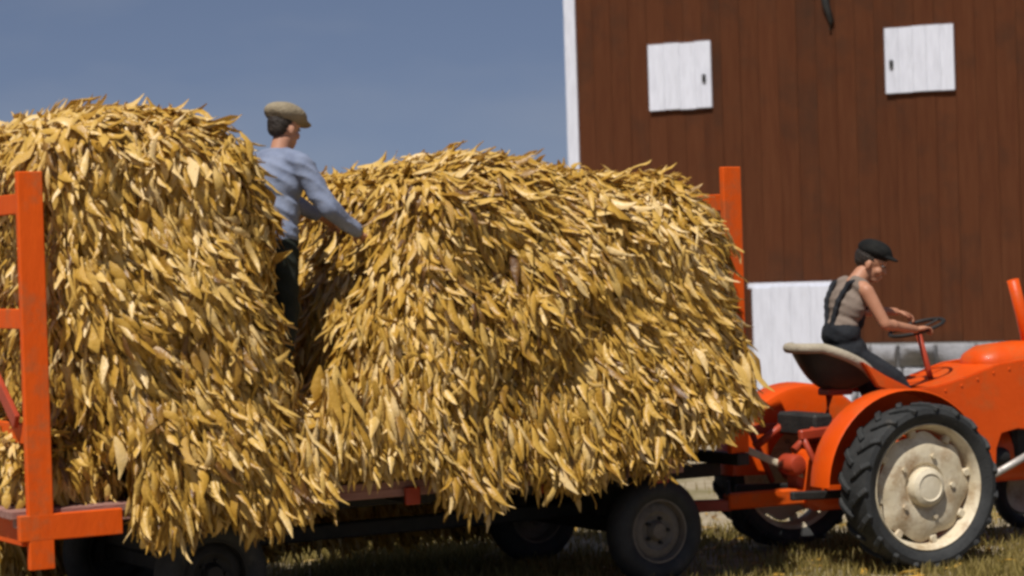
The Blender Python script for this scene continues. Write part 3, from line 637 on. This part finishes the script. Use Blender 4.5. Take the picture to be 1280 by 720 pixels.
def eyes(M, parent):
    for s in (-1, 1):
        bm = bmesh.new(); bmesh.ops.create_icosphere(bm, subdivisions=2, radius=.0115, matrix=M @ Matrix.Translation((.081, s*.032, .010))); o = obj('eye', bm, MT['eye'], parent); smooth(o)
        bm = bmesh.new(); bmesh.ops.create_icosphere(bm, subdivisions=2, radius=.0065, matrix=M @ Matrix.Translation((.0895, s*.032, .008))); smooth(obj('pupil', bm, MT['blackcap'], o))
def hand(b, wrist, d, up, side, curl=.5, sc=1.0):
    """palm and five fingers; d = pointing way, up = back of the hand, side = towards the thumb"""
    w, d = Vector(wrist), Vector(d).normalized(); side = (Vector(side) - d*Vector(side).dot(d)).normalized(); up = d.cross(side) if d.cross(side).dot(Vector(up)) > 0 else -d.cross(side)
    rot = Matrix((d, side, up)).transposed()
    b.ell(w + d*.05*sc, (.056*sc, .042*sc, .019*sc), rot)
    for k, (o_, l, r_) in enumerate(((.030, .075, .0100), (.011, .085, .0102), (-.009, .078, .0098), (-.028, .062, .0088))):
        p = w + d*.09*sc + side*o_*sc; dd = d.copy(); a = curl*.5
        for q, f in enumerate((.45, .32, .26)):
            dd2 = (d*math.cos(a) - up*math.sin(a)); p2 = p + dd2*l*f*sc; b.cap(p, p2, r_*sc, r_*.92*sc); p = p2; a += curl
    p = w + d*.025*sc + side*.032*sc; p2 = p + (d*.6+side*.75-up*.25*(1+curl)).normalized()*.042*sc; p3 = p2 + (d*.9+side*.15-up*.5*curl).normalized()*.034*sc
    b.cap(p, p2, .013*sc, .012*sc); b.cap(p2, p3, .0115*sc, .0095*sc)

# --- the man standing on the load (frame: x where he faces, y to his left)
yb = -.60; xb, _ = WF.hit(357, 250, yb); zf = 1.44
boy = thing('person', 'person in tan flat cap and blue shirt standing between the leaf heaps', 'person', WF.w((xb, yb, zf)), WF.a + R(16)); boy.rotation_euler = (0, R(7), WF.a + R(20)); boy.location = WF.w((xb-.19, yb, zf-.05)); boy.scale = (1.05,)*3
def boy_parts(b, part):
    if part == 'body':
        Mh = Matrix.Translation((.045, 0, 1.615)) @ Matrix.Rotation(R(-6), 4, 'Z') @ Matrix.Rotation(R(6), 4, 'Y'); head(b, Mh)
        b.cap((.0, 0, 1.42), (.028, 0, 1.55), .058, .054)
    i = {'body': 0, 'shirt': .016, 'pants': .014}[part]
    if part in ('body', 'shirt'):
        b.ell((.0, 0, 1.30), (.130+i, .190+i, .17+i)).ell((.0, 0, 1.12), (.115+i, .160+i, .17+i)).ell((-.01, 0, .98), (.118+i, .165+i, .12+i))
        for s in (-1, 1): b.cap((0, s*.07, 1.425), (0, s*.165, 1.395), .055+i, .062+i)
        # arms reaching forward and down on to the next heap
        R_ = [Vector((.0, -.205, 1.385)), Vector((.11, -.34, 1.13)), Vector((.37, -.34, 1.02))]
        L_ = [Vector((.0, .19, 1.385)), Vector((.25, .22, 1.25)), Vector((.50, .12, 1.15))]
        for A in (R_, L_):
            b.cap(A[0], A[1], .058+i, .047+i); b.cap(A[1], A[2]-(A[2]-A[1])*(.06 if part == 'shirt' else 0), .046+i, (.032 if part == 'body' else .044))
            if part == 'body': hand(b, A[2], (A[2]-A[1]).normalized()+Vector((.2, 0, -.25)), (0, 0, 1), (0, .3 if A is R_ else -.3, 0), .35)
        if part == 'shirt': b.ell((.01, 0, 1.465), (.075, .085, .035))
    if part in ('body', 'pants'):
        b.ell((0, 0, .92), (.115+i, .16+i, .12+i))
        for s, kx in ((-1, .05), (1, .10)):
            b.cap((0, s*.085, .88), (kx, s*.10, .50), .085+i, .062+i); b.cap((kx, s*.10, .50), (kx-.06, s*.11, .09), .060+i, .042+i*1.6)
        if part == 'body':
            for s, kx in ((-1, -.01), (1, .04)): b.cap((kx, s*.11, .05), (kx+.14, s*.12, .035), .045, .034)
b = Body(); boy_parts(b, 'body'); bo = b.make('body', .0065, 6, MT['skin'], boy)
b = Body(); boy_parts(b, 'shirt'); b.make('shirt', .010, 5, MT['shirt'], boy, .006, 42)
b = Body(); boy_parts(b, 'pants'); b.make('trousers', .011, 5, MT['trousers'], boy, .006, 26)
Mh = Matrix.Translation((.045, 0, 1.615)) @ Matrix.Rotation(R(-6), 4, 'Z') @ Matrix.Rotation(R(6), 4, 'Y'); eyes(Mh, bo)
b = Body(); b.ell((-.025, 0, .030), (.094, .081, .085), None, Mh).ell((-.055, 0, -.01), (.055, .066, .058), None, Mh); b.make('hair', .008, 4, MT['hair'], boy, .002, 120)
b = Body(); b.ell((-.005, 0, .088), (.140, .124, .068), Matrix.Rotation(R(4), 3, 'Y'), Mh).ell((-.015, 0, .062), (.108, .090, .042), None, Mh).ell((.118, 0, .060), (.060, .082, .012), Matrix.Rotation(R(14), 3, 'Y'), Mh)
b.make('flat_cap', .008, 4, MT['cap'], boy, .003, 40)
for s in (-1, 1):
    b = Body(); kx = -.01 if s < 0 else .04; b.cap((kx, s*.11, .06), (kx+.13, s*.12, .045), .055, .045); b.ell((kx, s*.11, .10), (.058, .055, .08)); b.make('boot', .010, 3, MT['boot'], boy)

# --- the tractor driver
drv = thing('person', 'person in dark cap and overalls driving the orange tractor', 'person', TF.w((.035, 0, 1.2)), TF.a)
Z0 = 1.2
def D(x, y, z): return Vector((x, y, z-Z0))
HX = SX+.06
MhD = Matrix.Translation(D(.19, -.02, 2.095)) @ Matrix.Scale(1.1, 4) @ Matrix.Rotation(R(-42), 4, 'Z') @ Matrix.Rotation(R(22), 4, 'Y')
def drv_parts(b, part):
    i = {'body': 0, 'vest': .010, 'over': .018}[part]
    sh = D(.02, 0, 1.90)
    if part == 'body':
        head(b, MhD); b.cap(D(.05, 0, 1.94), D(.13, 0, 2.03), .066, .060)
    if part in ('body', 'vest'):
        b.ell(D(-.015, 0, 1.80), (.112+i, .165+i, .16+i), Matrix.Rotation(R(16), 3, 'Y')).ell(D(-.07, 0, 1.62), (.105+i, .145+i, .16+i), Matrix.Rotation(R(10), 3, 'Y'))
        for s in (-1, 1): b.cap(D(.02, s*.07, 1.95), D(.03, s*(.15 if part == 'body' else .135), 1.92), .055+i, .056+i)
    if part in ('body', 'over'):
        b.ell(D(HX, 0, 1.47), (.13+i, .165+i, .13+i))
        for s in (-1, 1):
            b.cap(D(HX+.02, s*.09, 1.43), D(.24, s*.19, 1.27), .078+i, .060+i); b.cap(D(.24, s*.19, 1.27), D(.40, s*.225, 1.0), .058+i, .042+i*1.5)
            if part == 'body': b.cap(D(.41, s*.225, .97), D(.55, s*.235, .94), .042, .032)
    if part == 'over':
        b.ell(D(-.07, 0, 1.60), (.112+i, .152+i, .13), Matrix.Rotation(R(8), 3, 'Y')).ell(D(.03, 0, 1.70), (.075, .12, .13), Matrix.Rotation(R(18), 3, 'Y'))
        for s in (-1, 1):
            pts = [D(-.165, s*.03, 1.66), D(-.135, s*.075, 1.84), D(-.055, s*.10, 1.965), D(.045, s*.105, 1.975), D(.115, s*.09, 1.90), D(.125, s*.07, 1.78)]
            for p, q in zip(pts[:-1], pts[1:]): b.cap(p, q, .021, .021)
    if part == 'body':
        for s, sh_, el, wr, hd in ((-1, D(.03, -.185, 1.905), D(.12, -.275, 1.665), D(.43, -.20, 1.615), (1, .12, .10)), (1, D(.04, .185, 1.905), D(.26, .27, 1.75), D(.54, .20, 1.735), (1, -.1, -.25))):
            b.cap(sh_, el, .053, .042); b.cap(el, wr, .042, .028); b.ell(el+(wr-el)*.22, (.06, .042, .042)); hand(b, wr, hd, (0, 0, 1), (0, -s, 0), .62)
b = Body(); drv_parts(b, 'body'); bo = b.make('body', .0065, 5, MT['skin2'], drv); eyes(MhD, bo)
b = Body(); drv_parts(b, 'vest'); b.make('undershirt', .010, 4, MT['vest'], drv, .004, 40)
b = Body(); drv_parts(b, 'over'); b.make('overalls', .010, 4, MT['overall'], drv, .0025, 36)
b = Body(); b.ell((-.022, 0, .035), (.100, .084, .088), None, MhD).ell((-.06, 0, .01), (.055, .070, .06), None, MhD); b.make('hair', .008, 4, MT['hair'], drv, .002, 120)
b = Body(); b.ell((-.005, 0, .088), (.118, .100, .070), None, MhD).ell((.0, 0, .066), (.106, .088, .030), None, MhD).ell((.105, 0, .072), (.060, .074, .013), Matrix.Rotation(R(2), 3, 'Y'), MhD); b.make('cap', .008, 4, MT['blackcap'], drv, .002, 40)
for s in (-1, 1):
    b = Body(); b.cap(D(.40, s*.225, .97), D(.56, s*.235, .94), .052, .042).ell(D(.40, s*.225, 1.03), (.055, .052, .07)); b.make('boot', .010, 3, MT['boot'], drv)
for s in (-1, 1): obj('foot_rest', box((.48, s*.23, .885), (.28, .14, .02), .004), MT['redpaint'], tr)

# ------------------------------------------------------------------ grass
def grass():
    n = 130000; m = n*3; X = rng.uniform(-5, 9, m); Y = np.where(rng.uniform(size=m) < .78, rng.uniform(13.2, 19.6, m), rng.uniform(19.6, 27, m))
    dens = np.sin(1.3*X+.7*np.sin(1.1*Y))*np.sin(.9*Y+.6*X+1)+.45*np.sin(3.7*X-2.2*Y)+.35*np.sin(2.9*Y+1.5*X)
    bare = np.exp(-((X-1.6)/.8)**2-((Y-20)/1.2)**2); keep = rng.uniform(size=m) < np.clip(.55+.5*dens, .12, 1)*np.clip((22-Y)/3, .1, 1)*(1-.95*bare); X, Y = X[keep][:n], Y[keep][:n]; n = len(X)
    h = rng.uniform(.03, .11, n); w = rng.uniform(.003, .007, n); a = rng.uniform(0, 6.28, n); l = rng.uniform(0, .7, n)*h; b = rng.uniform(0, 6.28, n)
    dx, dy = np.cos(a)*w, np.sin(a)*w; z = np.zeros(n); lx, ly = np.cos(b)*l, np.sin(b)*l
    V = np.stack([np.stack([X-dx, Y-dy, z], 1), np.stack([X+dx, Y+dy, z], 1), np.stack([X+lx*.4+dx*.7, Y+ly*.4+dy*.7, h*.6], 1), np.stack([X+lx*.4-dx*.7, Y+ly*.4-dy*.7, h*.6], 1),
                  np.stack([X+lx+dx*.1, Y+ly+dy*.1, h], 1), np.stack([X+lx-dx*.1, Y+ly-dy*.1, h], 1)], 1)
    F = (np.array([[0, 1, 2, 3], [3, 2, 4, 5]])[None] + (np.arange(n)*6)[:, None, None]).reshape(-1, 4)
    o = obj('grass', mesh_np('grass', V.reshape(-1, 3), F, np.repeat(np.clip(rng.normal(.5, .25, n), 0, 1), 6), MT['grass']), MT['grass'])
    tag(o, 'short dry yellow green grass around the tractor wheels', 'grass', None, 'stuff')
grass()

def fallen():
    n = 420; X = rng.uniform(-3, 5, n); Y = rng.uniform(15.2, 21, n); var = rng.integers(0, NVAR, n); a = rng.uniform(0, 6.28, n); L = rng.uniform(.1, .24, n)
    VV = np.stack([VARS[v] for v in var])*L[:, None, None]; c, s_ = np.cos(a)[:, None], np.sin(a)[:, None]
    V = np.stack([X[:, None]+VV[..., 0]*c-VV[..., 1]*s_, Y[:, None]+VV[..., 0]*s_+VV[..., 1]*c, VV[..., 2]*.5-(VV[..., 2]*.5).min(1, keepdims=True)+.012], 2)
    nv = VV.shape[1]; F = (FACES[None] + (np.arange(n)*nv)[:, None, None]).reshape(-1, 4)
    o = obj('fallen_leaves', mesh_np('fallen_leaves', V.reshape(-1, 3), F, np.repeat(np.clip(rng.normal(.45, .2, n), 0, 1), nv), MT['leaf']), MT['leaf'])
    tag(o, 'loose golden leaves dropped on the ground around the wagon', 'leaves', None, 'stuff')
fallen()
